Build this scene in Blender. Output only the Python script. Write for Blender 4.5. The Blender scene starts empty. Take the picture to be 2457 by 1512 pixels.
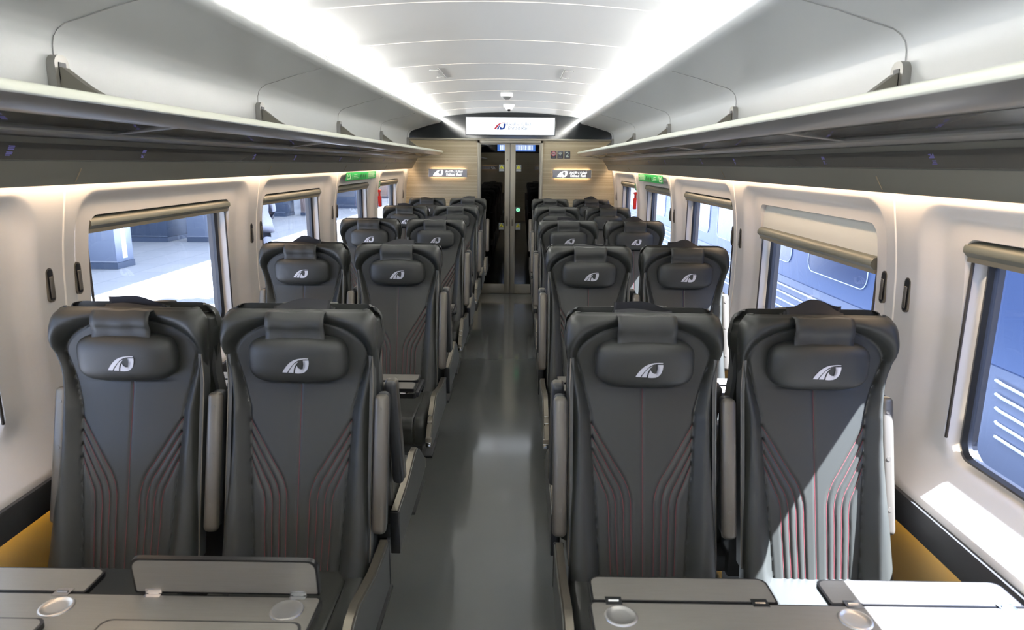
import bpy, bmesh, math, random
import numpy as np
from mathutils import Vector, Matrix
random.seed(7)
SC = bpy.context.scene
COL = SC.collection
R = math.radians

# ---------------------------------------------------------------- camera
W, H, FPX = 2457, 1512, 1638.0
cam = bpy.data.cameras.new('camera'); cam.sensor_width = 36.0; cam.lens = 36.0 * FPX / W
cam.clip_start = 0.02; cam.clip_end = 300
camo = bpy.data.objects.new('camera', cam); COL.objects.link(camo)
PITCH, YAW, ROLL = 0.2184, 0.0106, 0.0094
camo.matrix_world = (Matrix.Translation((0.141, 0, 1.75)) @ Matrix.Rotation(YAW, 4, 'Z') @
                     Matrix.Rotation(math.pi/2 - PITCH, 4, 'X') @ Matrix.Rotation(ROLL, 4, 'Z'))
cam.dof.use_dof = True; cam.dof.focus_distance = 3.6; cam.dof.aperture_fstop = 4.5
SC.camera = camo
# ---------------------------------------------------------------- world, sun, exposure
SC.view_settings.view_transform = 'Standard'; SC.view_settings.look = 'None'
SC.view_settings.exposure = 0.93; SC.view_settings.gamma = 1.0; SC.view_settings.use_curve_mapping = False
world = bpy.data.worlds.new('sky'); SC.world = world; world.use_nodes = True
bg = world.node_tree.nodes['Background']; bg.inputs[0].default_value = (0.80, 0.88, 1.0, 1); bg.inputs[1].default_value = 3.3
sun = bpy.data.lights.new('sun', 'SUN'); sun.energy = 95.0; sun.angle = R(0.5); sun.color = (1.0, 0.86, 0.68)
suno = bpy.data.objects.new('sun', sun); COL.objects.link(suno)
suno.rotation_euler = Vector((-1.0, 0.14, -1.38)).to_track_quat('-Z', 'Y').to_euler(); suno.location = (6, -1, 8)
COVE_E, WARM_E, AMBER_E = 74.0, 15.0, 22.0
SC.cycles.use_denoising = True
SC.cycles.max_bounces = 10; SC.cycles.diffuse_bounces = 6; SC.cycles.transparent_max_bounces = 12
SC.cycles.sample_clamp_indirect = 6.0

# ---------------------------------------------------------------- materials
def srgb(r, g, b):
    f = lambda c: c/12.92 if c <= .04045 else ((c+.055)/1.055)**2.4
    return (f(r/255), f(g/255), f(b/255), 1)
MATS = {}
def mat(name, col, rough=.5, metal=0.0, bump=0.0, bscale=200.0, spec=.5, coat=0.0, var=0.0, vscale=(1, 1, 1), brushed=None):
    if name in MATS: return MATS[name]
    m = bpy.data.materials.new(name); m.use_nodes = True; nt = m.node_tree
    b = nt.nodes['Principled BSDF']
    b.inputs['Base Color'].default_value = col; b.inputs['Roughness'].default_value = rough
    b.inputs['Metallic'].default_value = metal; b.inputs['Specular IOR Level'].default_value = spec
    b.inputs['Coat Weight'].default_value = coat; b.inputs['Coat Roughness'].default_value = .08
    tc = nt.nodes.new('ShaderNodeTexCoord')
    src = tc.outputs['Object']
    mp = nt.nodes.new('ShaderNodeMapping'); nt.links.new(src, mp.inputs[0]); mp.inputs['Scale'].default_value = brushed or vscale
    nz = nt.nodes.new('ShaderNodeTexNoise'); nt.links.new(mp.outputs[0], nz.inputs['Vector']); nz.inputs['Scale'].default_value = bscale
    nz.inputs['Detail'].default_value = 3
    if bump:
        bp = nt.nodes.new('ShaderNodeBump'); bp.inputs['Strength'].default_value = bump; bp.inputs['Distance'].default_value = .001
        nt.links.new(nz.outputs['Fac'], bp.inputs['Height']); nt.links.new(bp.outputs[0], b.inputs['Normal'])
    if var:
        mx = nt.nodes.new('ShaderNodeMix'); mx.data_type = 'RGBA'
        mx.inputs['A'].default_value = [c*(1-var) for c in col[:3]]+[1]; mx.inputs['B'].default_value = [min(1, c*(1+var)) for c in col[:3]]+[1]
        nt.links.new(nz.outputs['Fac'], mx.inputs['Factor']); nt.links.new(mx.outputs['Result'], b.inputs['Base Color'])
    MATS[name] = m; return m
def emit(name, col, s):
    if name in MATS: return MATS[name]
    m = bpy.data.materials.new(name); m.use_nodes = True; nt = m.node_tree; nt.nodes.clear()
    o = nt.nodes.new('ShaderNodeOutputMaterial'); e = nt.nodes.new('ShaderNodeEmission')
    e.inputs[0].default_value = col; e.inputs[1].default_value = s; nt.links.new(e.outputs[0], o.inputs[0])
    MATS[name] = m; return m
def glass(name, tint, refl=.06, rough=0.0, base=None, basemix=0.0):
    if name in MATS: return MATS[name]
    m = bpy.data.materials.new(name); m.use_nodes = True; nt = m.node_tree; nt.nodes.clear()
    o = nt.nodes.new('ShaderNodeOutputMaterial'); t = nt.nodes.new('ShaderNodeBsdfTransparent'); g = nt.nodes.new('ShaderNodeBsdfGlossy')
    t.inputs[0].default_value = tint; g.inputs['Roughness'].default_value = rough; g.inputs[0].default_value = (1, 1, 1, 1)
    lw = nt.nodes.new('ShaderNodeLayerWeight'); pw = nt.nodes.new('ShaderNodeMath'); pw.operation = 'POWER'; nt.links.new(lw.outputs['Facing'], pw.inputs[0]); lw.inputs[0].default_value = .5; pw.inputs[1].default_value = 5.0
    fr = nt.nodes.new('ShaderNodeMath'); fr.operation = 'MULTIPLY_ADD'; nt.links.new(pw.outputs[0], fr.inputs[0]); fr.inputs[1].default_value = .85; fr.inputs[2].default_value = refl
    mx = nt.nodes.new('ShaderNodeMixShader'); nt.links.new(fr.outputs[0], mx.inputs[0]); nt.links.new(t.outputs[0], mx.inputs[1]); nt.links.new(g.outputs[0], mx.inputs[2])
    nt.links.new(mx.outputs[0], o.inputs[0]); MATS[name] = m; return m

M_leather = mat('dark_grey_leather', srgb(45, 46, 42), .42, bump=.25, bscale=900, spec=.45)
M_pillow = mat('pillow_leather', srgb(48, 49, 46), .45, bump=.3, bscale=700, spec=.45)
M_flap = mat('black_flap', srgb(26, 26, 30), .6)
M_stitch = mat('red_stitching', srgb(105, 42, 46), .7)
M_piping = mat('dark_piping', srgb(30, 30, 30), .6)
M_emblem = mat('silver_print', srgb(205, 205, 210), .45)
M_champ = mat('champagne_metal', srgb(134, 127, 114), .36, metal=.8, var=.05, bscale=60)
M_arm = mat('armrest_metal', srgb(104, 99, 90), .4, metal=.55)
M_dplast = mat('dark_grey_plastic', srgb(52, 53, 54), .5)
M_gplast = mat('grey_side_plastic', srgb(80, 81, 78), .45)
M_black = mat('black_plastic', srgb(20, 20, 21), .35)
M_chrome = mat('chrome', srgb(215, 215, 215), .15, metal=1.0)
M_white = mat('cream_wall_panel', srgb(216, 211, 204), .32, spec=.4)
M_duct = mat('white_gloss_panel', srgb(194, 196, 193), .28, spec=.45)
M_ceil = mat('ceiling_white', srgb(232, 233, 230), .35)
M_seam = mat('panel_joint', srgb(246, 240, 230), .5)
M_groove = mat('grey_joint', srgb(158, 158, 154), .6)
M_floor = mat('grey_vinyl_floor', srgb(106, 108, 104), .11, bump=.02, bscale=6, spec=.6, coat=.35, var=.04)
M_rackmetal = mat('rack_grey_metal', srgb(158, 156, 150), .35, metal=.75)
M_rail = mat('rack_rail_paint', srgb(232, 234, 216), .35, metal=.0)
M_panel = mat('service_panel_grey', srgb(112, 110, 100), .28, spec=.5)
M_panel2 = mat('service_panel_band', srgb(80, 78, 72), .22, spec=.5)
M_table = mat('table_laminate', srgb(140, 136, 128), .34, metal=.35, var=.10, bscale=14, brushed=(1, 26, 26))
M_trimdark = mat('dark_belt_trim', srgb(46, 46, 46), .5)
M_lower = mat('lower_wall_beige', srgb(188, 166, 120), .55)
M_doorm = mat('door_champagne_metal', srgb(166, 160, 146), .4, metal=.65)
M_gasket = mat('window_gasket', srgb(22, 24, 30), .35)
M_blind = mat('blind_olive_metal', srgb(108, 107, 94), .42, metal=.4)
M_hem = mat('blind_hem_beige', srgb(150, 136, 112), .45, metal=.2)
M_fabric = mat('blind_cream_fabric', srgb(214, 212, 200), .8)
M_red = mat('red_plastic', srgb(214, 38, 30), .35)
M_green = mat('green_sign', srgb(10, 150, 72), .45)
M_signw = mat('sign_white', srgb(225, 240, 225), .5)
M_header = mat('black_gloss_header', srgb(24, 27, 29), .09, spec=.6)
M_sgrey = mat('sign_grey', srgb(186, 186, 190), .45)
M_icon = mat('pictogram_grey', srgb(72, 74, 80), .4)
M_yellow = mat('sticker_yellow', srgb(222, 216, 40), .5)
M_paper = mat('sticker_grey', srgb(120, 126, 128), .6)
M_cove = emit('cove_led', (1.0, 0.985, 0.95, 1), COVE_E)
M_warm = emit('warm_led', (1.0, 0.73, 0.50, 1), WARM_E)
M_amber = emit('amber_led', (1.0, 0.62, 0.10, 1), AMBER_E)
M_signglow = emit('sign_letters', (1.0, .97, .95, 1), 1.2)
M_signwarm = emit('sign_backlight', (1.0, .70, .45, 1), 14.0)
M_screen = emit('screen_white', (.88, .94, 1.0, 1), .85)
M_disp = emit('purple_display', srgb(120, 116, 175), .28)
M_greenled = emit('green_led', (.25, 1.0, .5, 1), 1.2)
M_glass = glass('tinted_window_glass', (.50, .63, .95, 1))
M_rackglass = glass('smoked_shelf_glass', (.30, .30, .30, 1))
M_doorglass = glass('dark_door_glass', (.02, .022, .022, 1), .045)

# ---------------------------------------------------------------- helpers
def tag(o, label=None, cat=None, group=None, kind=None):
    if label: o['label'] = label
    if cat: o['category'] = cat
    if group: o['group'] = group
    if kind: o['kind'] = kind
    return o
def empty(name, loc=(0, 0, 0), rz=0.0):
    o = bpy.data.objects.new(name, None); COL.objects.link(o); o.location = loc; o.rotation_euler = (0, 0, rz)
    o.empty_display_size = .05; return o
class MB:
    def __init__(s): s.b = bmesh.new()
    def box(s, x0, x1, y0, y1, z0, z1, bev=0.0, seg=2, mtx=None, mi=0):
        m = Matrix.Translation(((x0+x1)/2, (y0+y1)/2, (z0+z1)/2)) @ Matrix.Diagonal((abs(x1-x0), abs(y1-y0), abs(z1-z0), 1))
        r = bmesh.ops.create_cube(s.b, size=1, matrix=m); v = r['verts']
        if bev:
            es = list({e for q in v for e in q.link_edges})
            r = bmesh.ops.bevel(s.b, geom=es, offset=bev, segments=seg, profile=.5, affect='EDGES', clamp_overlap=True)
            fs = r['faces']; v = list({q for f in fs for q in f.verts} | {q for q in v if q.is_valid})
        if mtx: bmesh.ops.transform(s.b, matrix=mtx, verts=v)
        if mi:
            for f in {f for q in v for f in q.link_faces}: f.material_index = mi
        return v
    def cyl(s, p0, p1, r, seg=16, r2=None):
        p0, p1 = Vector(p0), Vector(p1); d = p1-p0
        m = Matrix.Translation((p0+p1)/2) @ d.to_track_quat('Z', 'Y').to_matrix().to_4x4()
        return bmesh.ops.create_cone(s.b, cap_ends=True, segments=seg, radius1=r, radius2=r if r2 is None else r2, depth=d.length, matrix=m)['verts']
    def sph(s, c, r, sc=(1, 1, 1), u=20, v=12):
        m = Matrix.Translation(c) @ Matrix.Diagonal((*sc, 1))
        return bmesh.ops.create_uvsphere(s.b, u_segments=u, v_segments=v, radius=r, matrix=m)['verts']
    def tube(s, pts, r, seg=8):
        pts = [Vector(p) for p in pts]; rings = []
        for i, p in enumerate(pts):
            t = (pts[min(i+1, len(pts)-1)] - pts[max(i-1, 0)]).normalized()
            a = Vector((0, 0, 1)) if abs(t.z) < .9 else Vector((1, 0, 0))
            n = t.cross(a).normalized(); b2 = t.cross(n)
            rings.append([s.b.verts.new(p + (n*math.cos(2*math.pi*k/seg) + b2*math.sin(2*math.pi*k/seg))*r) for k in range(seg)])
        for a, b2 in zip(rings, rings[1:]):
            for k in range(seg): s.b.faces.new((a[k], a[(k+1) % seg], b2[(k+1) % seg], b2[k]))
        s.b.faces.new(rings[0][::-1]); s.b.faces.new(rings[-1])
    def prism(s, prof, axis, a, b2, close=True, cap=True):
        """extrude 2D profile along axis ('x': prof=(y,z), 'y': prof=(x,z), 'z': prof=(x,y))"""
        def P(q, t): return {'x': (t, q[0], q[1]), 'y': (q[0], t, q[1]), 'z': (q[0], q[1], t)}[axis]
        A = [s.b.verts.new(P(q, a)) for q in prof]; B = [s.b.verts.new(P(q, b2)) for q in prof]
        n = len(prof)
        for i in range(n if close else n-1):
            j = (i+1) % n; s.b.faces.new((A[i], A[j], B[j], B[i]))
        if close and cap: s.b.faces.new(A[::-1]); s.b.faces.new(B)
        return A+B
    def grid(s, rows, closed=False):
        V = [[s.b.verts.new(p) for p in r] for r in rows]
        for a, c in zip(V, V[1:]):
            n = len(a)
            for k in range(n if closed else n-1): s.b.faces.new((a[k], a[(k+1) % n], c[(k+1) % n], c[k]))
        return V
    def build(s, name, m, parent=None, smooth=True, angle=40, recalc=True, solid=0.0):
        if recalc: bmesh.ops.recalc_face_normals(s.b, faces=s.b.faces)
        me = bpy.data.meshes.new(name); s.b.to_mesh(me); s.b.free()
        for mm in (m if isinstance(m, (list, tuple)) else [m]): me.materials.append(mm)
        if smooth:
            me.shade_smooth()
            try: me.set_sharp_from_angle(angle=R(angle))
            except Exception: pass
        o = bpy.data.objects.new(name, me); COL.objects.link(o)
        if parent: o.parent = parent
        if solid:
            md = o.modifiers.new('s', 'SOLIDIFY'); md.thickness = solid; md.offset = 0
        return o
def interp(z, zs, vs): return float(np.interp(z, zs, vs))

# emblem: three leaf-like strokes; unit width, origin at centre
EMB = [[(85, 527), (100, 498), (120, 470), (142, 443), (165, 420), (192, 400), (220, 385), (255, 374), (290, 368), (335, 364), (378, 366),
        (374, 375), (340, 374), (300, 378), (268, 387), (245, 400), (220, 419), (200, 440), (181, 463), (165, 485), (148, 508), (136, 529)],
       [(150, 530), (163, 504), (180, 480), (197, 456), (215, 435), (240, 416), (267, 404), (250, 419), (236, 436), (224, 458), (215, 482), (209, 506), (206, 531)],
       [(222, 535), (224, 512), (230, 490), (237, 468), (246, 448), (255, 467), (270, 482), (286, 490), (302, 492), (318, 488), (331, 478), (341, 463), (345, 445),
        (344, 427), (338, 410), (329, 398), (318, 389), (350, 388), (380, 388), (381, 415), (377, 445), (368, 475), (352, 502), (330, 522), (302, 534), (260, 538)]]
def emblem(mb, c, w, plane='xz', thick=.0006, pieces=(0, 1, 2), flip=1, front=-1):
    for i in pieces:
        vs = []
        for (px, py) in EMB[i]:
            u = (px-233)/295*w*flip; v = -(py-451)/295*w
            vs.append((c[0]+u, c[2]+v))
        A = mb.prism(vs, 'y', c[1], c[1]+thick*(-front)*-1)
def emblem_obj(name, c, w, mats, parent, pieces=(0, 1, 2), flip=1):
    mb = MB(); emblem(mb, c, w, pieces=pieces, flip=flip)
    bmesh.ops.triangulate(mb.b, faces=mb.b.faces[:])
    return mb.build(name, mats, parent, smooth=False)
def text_obj(name, s, size, m, loc, rot=(math.pi/2, 0, 0), parent=None, ext=.0005, align='CENTER', sx=1.0):
    cu = bpy.data.curves.new(name, 'FONT'); cu.body = s; cu.size = size; cu.extrude = ext; cu.align_x = align; cu.align_y = 'CENTER'; cu.resolution_u = 4
    t = bpy.data.objects.new('tmp', cu); COL.objects.link(t)
    dg = bpy.context.evaluated_depsgraph_get(); dg.update()
    me = bpy.data.meshes.new_from_object(t.evaluated_get(dg)); bpy.data.objects.remove(t)
    me.materials.clear(); me.materials.append(m); me.name = name
    o = bpy.data.objects.new(name, me); COL.objects.link(o); o.location = loc; o.rotation_euler = rot; o.scale = (sx, 1, 1)
    if parent: o.parent = parent
    return o
ARABIC = '\u062f\u0627\u062d\u062a\u0627\u0644\u0627 \u062a\u0627\u0631\u0627\u0637\u0642'
ARABIC = '\uFEA9\uFE8E\uFEA4\uFE97\uFEFB\uFE8D \uFE95\uFE8D\uFEAD\uFE8E\uFEC4\uFED7'   # shaped letters in visual order

def copy_tree(o, parent=None):
    c = o.copy(); COL.objects.link(c); c.parent = parent
    for ch in o.children: copy_tree(ch, c)
    return c

# ================================================================ SETTING
Y0, Y1 = -2.86, 9.23
SEAM0, PITCHY = 2.24, 1.70
PZ = [.70, .745, .80, .95, 1.10, 1.26, 1.40, 1.48, 1.56, 1.63, 1.70, 1.76]
PX = [1.352, 1.358, 1.366, 1.386, 1.392, 1.390, 1.382, 1.373, 1.360, 1.348, 1.338, 1.334]
def pil(z): return interp(z, PZ, PX)
# --- floor
mb = MB(); mb.box(-1.5, 1.5, Y0, Y1+2.2, -.06, 0); tag(mb.build('floor', M_floor, smooth=False), kind='structure')
# --- side walls with window openings, one ring loft per bay
def rrect(cy, hy, z0, z1, r, na=6, nh=22, nv=14):
    pts = []
    corners = [((cy+hy-r, z0+r), -90), ((cy+hy-r, z1-r), 0), ((cy-hy+r, z1-r), 90), ((cy-hy+r, z0+r), 180)]
    for i, ((y, z), a0) in enumerate(corners):
        for k in range(na+1):
            a = R(a0 + 90*k/na); pts.append((y+r*math.cos(a), z+r*math.sin(a)))
        (ny, nz), b0 = corners[(i+1) % 4]; a = R(b0)
        e = (ny+r*math.cos(a), nz+r*math.sin(a)); st = pts[-1]; n = nv if i % 2 == 0 else nh
        for k in range(1, n): pts.append((st[0]+(e[0]-st[0])*k/n, st[1]+(e[1]-st[1])*k/n))
    return pts
HY, HZ0, HZ1, HR = .605, .880, 1.555, .05
OFF = -.04            # the openings sit a little towards one end of each panel
def lerp2(A, B, t): return [(a[0]+(b[0]-a[0])*t, a[1]+(b[1]-a[1])*t) for a, b in zip(A, B)]
def ss(t): t = max(0, min(1, t)); return t*t*(3-2*t)
for side, sx in (('left', -1), ('right', 1)):
    mb = MB()
    for k in range(-3, 4+0+1):
        ya, yb = SEAM0+PITCHY*k, SEAM0+PITCHY*(k+1)
        if k == 4: break
        cy = (ya+yb)/2
        A = rrect(cy, .85, .745, 1.76, 0.0); S = rrect(cy-.03, .765, .766, 1.650, .12); cy += OFF; Hh = rrect(cy, HY, HZ0, HZ1, HR)
        rings = [(A, 0), (lerp2(A, S, .5), 0), (S, 0)]
        for t in (.06, .12, .18, .25, .32, .40, .5, .62, .75, .88, 1.0): rings.append((lerp2(S, Hh, t), t))
        def dep(z, t):
            wb = max(0, min(1, (.96-z)/.06)); return (1-wb)*.042*ss(t/.5) + wb*.080*t
        rows = [[(sx*(pil(z)+dep(z, t)), y, z) for (y, z) in ring] for ring, t in rings]
        rows.append([(sx*min(1.478, pil(z)+dep(z, 1)+.012), y, z) for (y, z) in rrect(cy, HY-.003, HZ0+.003, HZ1-.003, HR)])
        rows.append([(sx*1.496, y, z) for (y, z) in rrect(cy, HY-.008, HZ0+.012, HZ1-.01, HR)])
        mb.grid(rows, closed=True)
    # last short piece before the end wall
    zs = np.linspace(.745, 1.76, 30)
    mb.grid([[(sx*pil(z), y, z) for z in zs] for y in (9.04, 9.13, Y1)])
    # lower wall below the belt trim, and the hidden top behind the rack
    mb.grid([[(sx*x, y, z) for x, z in ((1.352, .745), (1.375, .66))] for y in (Y0, Y1)])
    bmesh.ops.remove_doubles(mb.b, verts=mb.b.verts, dist=1e-5)
    o = mb.build('wall_'+side, M_white, angle=60); tag(o, kind='structure')
    mb = MB(); mb.grid([[(sx*x, y, z) for x, z in ((1.375, .665), (1.385, .5), (1.40, .0))] for y in (Y0, Y1)])
    lo = mb.build('lower_wall_panel', M_lower, o, smooth=False)
# outer skin of the car so no light leaks around the panels
def outer(sx, nm):
    mb = MB()
    for k in range(-3, 4):
        cy = SEAM0+PITCHY*k+.85
        A = rrect(cy, .85, -.06, 2.55, 0.0); cy += OFF; B = rrect(cy, HY-.008, HZ0+.012, HZ1-.01, HR)
        mb.grid([[(sx*1.50, y, z) for y, z in A], [(sx*1.50, y, z) for y, z in B], [(sx*1.53, y, z) for y, z in B], [(sx*1.53, y, z) for y, z in A]], closed=True)
    mb.box(sx*1.50, sx*1.53, 9.04, 11.45, -.06, 2.55)
    bmesh.ops.remove_doubles(mb.b, verts=mb.b.verts, dist=1e-5)
    return tag(mb.build(nm, M_gasket, smooth=False), kind='structure')
outer(-1, 'wall_outer_left'); outer(1, 'wall_outer_right')
# --- belt trim, windows, joints
tn = 0
def trim(mbx, m, **k):
    global tn
    tn += 1; return tag(mbx.build('trim_%d' % tn, m, **k), kind='structure')
for sx in (-1, 1):
    mb = MB(); mb.prism([(sx*1.340, .662), (sx*1.337, .735), (sx*1.345, .752), (sx*1.368, .752), (sx*1.366, .738), (sx*1.349, .734), (sx*1.348, .662)], 'y', Y0, Y1-.01); trim(mb, M_trimdark)
    mb = MB(); mb.box(sx*1.351, sx*1.360, Y0+.1, Y1-.1, .700, .704)
    tag(mb.build('under_trim_light', M_amber, smooth=False), 'amber light strip under the dark %s wall trim' % ('left' if sx < 0 else 'right'), 'light strip')
wn = 0
for k in range(-3, 4):
    for sx in (-1, 1):
        wn += 1; cy = SEAM0+PITCHY*k+.85+OFF
        w = empty('window_%d' % wn, (sx*1.486, cy, HZ0)); tag(w, kind='structure')
        mb = MB(); a = rrect(0, HY-.012, .016, HZ1-HZ0-.014, .045); b = rrect(0, HY-.036, .034, HZ1-HZ0-.034, .05)
        rows = [[(-sx*.012, y, z) for y, z in a], [(-sx*.016, y, z) for y, z in lerp2(a, b, .5)], [(-sx*.006, y, z) for y, z in b], [(sx*.006, y, z) for y, z in b], [(sx*.006, y, z) for y, z in a], [(-sx*.012, y, z) for y, z in a]]
        mb.grid(rows, closed=True); mb.build('gasket', M_gasket, w)
        mb = MB(); V = [mb.b.verts.new((0, y, z)) for y, z in rrect(0, HY-.030, .028, HZ1-HZ0-.028, .05)]; mb.b.faces.new(V)
        mb.build('pane', M_glass, w, smooth=False)
for k in range(-3, 5):                       # vertical joints between wall panels, and ceiling duct joints
    y = SEAM0+PITCHY*k
    for sx in (-1, 1):
        mb = MB(); zs = np.linspace(.755, 1.735, 40)
        mb.tube([(sx*(pil(z)-.0005), y, z) for z in zs], .0035, 6); trim(mb, M_seam)
        if k >= 0:
            mb = MB(); mb.tube([(sx*x, y, z) for x, z in ((1.3235, 2.055), (1.3215, 2.10), (1.315, 2.125), (1.30, 2.145), (1.275, 2.162), (1.22, 2.178), (1.1, 2.215), (.96, 2.2505))], .0016, 6); trim(mb, M_groove)
# --- upper duct (side ceiling)
DUCT = [(1.335, 1.79), (1.332, 1.90), (1.326, 2.05), (1.324, 2.10), (1.318, 2.125), (1.302, 2.147), (1.275, 2.164), (1.22, 2.18), (1.10, 2.217), (1.0, 2.244), (.96, 2.252),
        (.93, 2.258), (.912, 2.270), (.905, 2.285), (.908, 2.297), (.918, 2.303), (.95, 2.292), (1.02, 2.288), (1.12, 2.36)]
for sx in (-1, 1):
    mb = MB(); ys = np.linspace(Y0, Y1-.012, 30); mb.grid([[(sx*x, y, z) for x, z in DUCT] for y in ys]); trim(mb, M_duct, angle=50)
# --- arched ceiling
def cz(x): return 2.398-.060*(x/.896)**2
mb = MB(); xs = np.linspace(-1.0, 1.0, 41); mb.grid([[(x, y, cz(x) if abs(x) < .93 else cz(.93)+.3*(abs(x)-.93)) for x in xs] for y in np.linspace(Y0, Y1-.01, 26)])
ceil = tag(mb.build('ceiling', M_ceil), kind='structure')
mb = MB(); mb.box(-1.5, 1.5, Y0, Y1+2.2, 2.5, 2.55); tag(mb.build('ceiling_roof', M_ceil, smooth=False), kind='structure')
for y in (-1.4, -.52, .36, 1.24, 2.12, 3.0, 3.89, 4.76, 5.62, 6.5, 7.45, 8.35):
    mb = MB(); xs = np.linspace(-.93, .93, 41); mb.grid([[(x, y-.005, cz(x)-.001) for x in xs], [(x, y, cz(x)-.0035) for x in xs], [(x, y+.005, cz(x)-.001) for x in xs]]); trim(mb, M_seam)
# --- cove light strips
for sx in (-1, 1):
    c = empty('cove_light', (sx*.95, 2.2, 2.30)); tag(c, 'long white light strip in the ceiling cove on the %s' % ('left' if sx < 0 else 'right'), 'light strip')
    mb = MB(); mb.prism([(sx*.935-sx*.95, .003), (sx*.99-sx*.95, .030), (sx*1.0-sx*.95, .022), (sx*.945-sx*.95, -.004)], 'y', Y0+.05-2.2, Y1-.05-2.2); mb.build('diffuser', M_cove, c, smooth=False)
# --- end wall, header, beam
M_wood = mat('ribbed_wood_end_panel', srgb(205, 190, 158), .45)
nt = M_wood.node_tree; b = nt.nodes['Principled BSDF']; tc = nt.nodes.new('ShaderNodeTexCoord'); sp = nt.nodes.new('ShaderNodeSeparateXYZ')
nt.links.new(tc.outputs['Object'], sp.inputs[0])
mm = nt.nodes.new('ShaderNodeMath'); mm.operation = 'MULTIPLY'; mm.inputs[1].default_value = 1/.0155; nt.links.new(sp.outputs['Z'], mm.inputs[0])
fl = nt.nodes.new('ShaderNodeMath'); fl.operation = 'FLOOR'; nt.links.new(mm.outputs[0], fl.inputs[0])
wn_ = nt.nodes.new('ShaderNodeTexWhiteNoise'); wn_.noise_dimensions = '1D'; nt.links.new(fl.outputs[0], wn_.inputs['W'])
fr = nt.nodes.new('ShaderNodeMath'); fr.operation = 'FRACT'; nt.links.new(mm.outputs[0], fr.inputs[0])
gr = nt.nodes.new('ShaderNodeMath'); gr.operation = 'LESS_THAN'; gr.inputs[1].default_value = .2; nt.links.new(fr.outputs[0], gr.inputs[0])
m1 = nt.nodes.new('ShaderNodeMix'); m1.data_type = 'RGBA'; m1.inputs['A'].default_value = srgb(188, 172, 140); m1.inputs['B'].default_value = srgb(214, 202, 172); nt.links.new(wn_.outputs['Value'], m1.inputs['Factor'])
m2 = nt.nodes.new('ShaderNodeMix'); m2.data_type = 'RGBA'; m2.inputs['B'].default_value = srgb(150, 133, 100); nt.links.new(m1.outputs['Result'], m2.inputs['A']); nt.links.new(gr.outputs[0], m2.inputs['Factor'])
nt.links.new(m2.outputs['Result'], b.inputs['Base Color'])
mb = MB(); mb.box(-1.50, -.425, Y1, Y1+.05, 0, 2.06); mb.box(.425, 1.50, Y1, Y1+.05, 0, 2.06)
tag(mb.build('wall_end', M_wood, smooth=False), kind='structure')
mb = MB(); mb.box(-1.50, 1.50, Y1-.008, Y1+.05, 2.055, 2.5); trim(mb, M_header, smooth=False)
mb = MB(); mb.box(-1.335, 1.335, Y1-.03, Y1, 2.042, 2.068, .006); trim(mb, M_doorm)
mb = MB(); mb.box(-1.50, 1.50, Y0-.05, Y0, 0, 2.5); tag(mb.build('wall_rear', M_wood, smooth=False), kind='structure')
# vestibule beyond the door
mb = MB(); mb.box(-1.50, 1.50, Y1+2.15, Y1+2.2, 0, 2.5); tag(mb.build('wall_vestibule', M_header, smooth=False), kind='structure')
# --- door
D = empty('door_1', (0, Y1, 0)); tag(D, kind='structure')
mb = MB(); mb.box(-.43, -.394, -.02, .05, 0, 2.045, .004); mb.box(.394, .43, -.02, .05, 0, 2.045, .004); mb.box(-.43, .43, -.02, .05, 2.008, 2.045, .004); mb.build('door_frame', M_doorm, D)
for sx in (-1, 1):
    mb = MB()
    mb.box(sx*.003, sx*.07, .0, .035, .004, 2.006, .004); mb.box(sx*.384, sx*.394, .0, .035, .004, 2.006)
    mb.box(sx*.07, sx*.384, .002, .033, .004, .135, .003); mb.box(sx*.07, sx*.384, .002, .033, 1.992, 2.006)
    lf = mb.build('door_leaf', M_doorm, D)
    mb = MB(); mb.box(sx*.068, sx*.386, .014, .020, .13, 1.995); mb.build('glass_pane', M_doorglass, lf, smooth=False)
    mb = MB(); mb.box(sx*.026, sx*.050, -.003, .004, .93, 1.06, .002); mb.cyl((sx*.038, -.002, 1.045), (sx*.038, -.006, 1.045), .004); mb.cyl((sx*.038, -.002, .948), (sx*.038, -.007, .948), .010); mb.build('pull_plate', M_arm, lf)
    for zc in (1.70, .93):
        mb = MB(); xc = sx*.112; mb.box(xc-.034, xc+.034, .010, .0125, zc-.052, zc+.036); st = mb.build('warning_sticker', M_paper, lf, smooth=False)
        mb = MB(); mb.prism([(xc-.03, zc-.018), (xc+.03, zc-.018), (xc, zc+.033)], 'y', .0085, .0099); mb.build('triangle', M_yellow, st, smooth=False)
        mb = MB(); mb.box(xc-.003, xc+.003, .0070, .0082, zc-.012, zc+.020); mb.box(xc-.017*(1 if sx < 0 else -.3), xc+.017*(1 if sx > 0 else .3)+.004, .0070, .0082, zc-.012, zc-.004)
        mb.cyl((xc, .0082, zc+.016), (xc, .007, zc+.016), .005); mb.build('pictogram', M_black, st, smooth=False)
        mb = MB(); mb.box(xc-.026, xc+.026, .0085, .0099, zc-.044, zc-.040); mb.box(xc-.02, xc+.02, .0085, .0099, zc-.032, zc-.029); mb.build('caption', M_sgrey, st, smooth=False)
mb = MB(); mb.cyl((-.037, -.001, 1.795), (-.037, -.006, 1.795), .011); mb.build('lock', M_arm, D)
bt = MB(); bt.box(.07, .145, -.004, .013, 1.105, 1.185, .012, 3); bt = bt.build('door_button', M_gplast, D)
mb = MB()
for i in range(8):
    a = i*math.pi/4+.39; mb.box(.111+.021*math.cos(a)-.005, .111+.021*math.cos(a)+.005, -.0085, -.0045, 1.145+.021*math.sin(a)-.005, 1.145+.021*math.sin(a)+.005, .002)
mb.box(.102, .109, -.0085, -.0045, 1.136, 1.154); mb.box(.113, .120, -.0085, -.0045, 1.136, 1.154)
mb.build('button_lights', M_greenled, bt, smooth=False)
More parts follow.
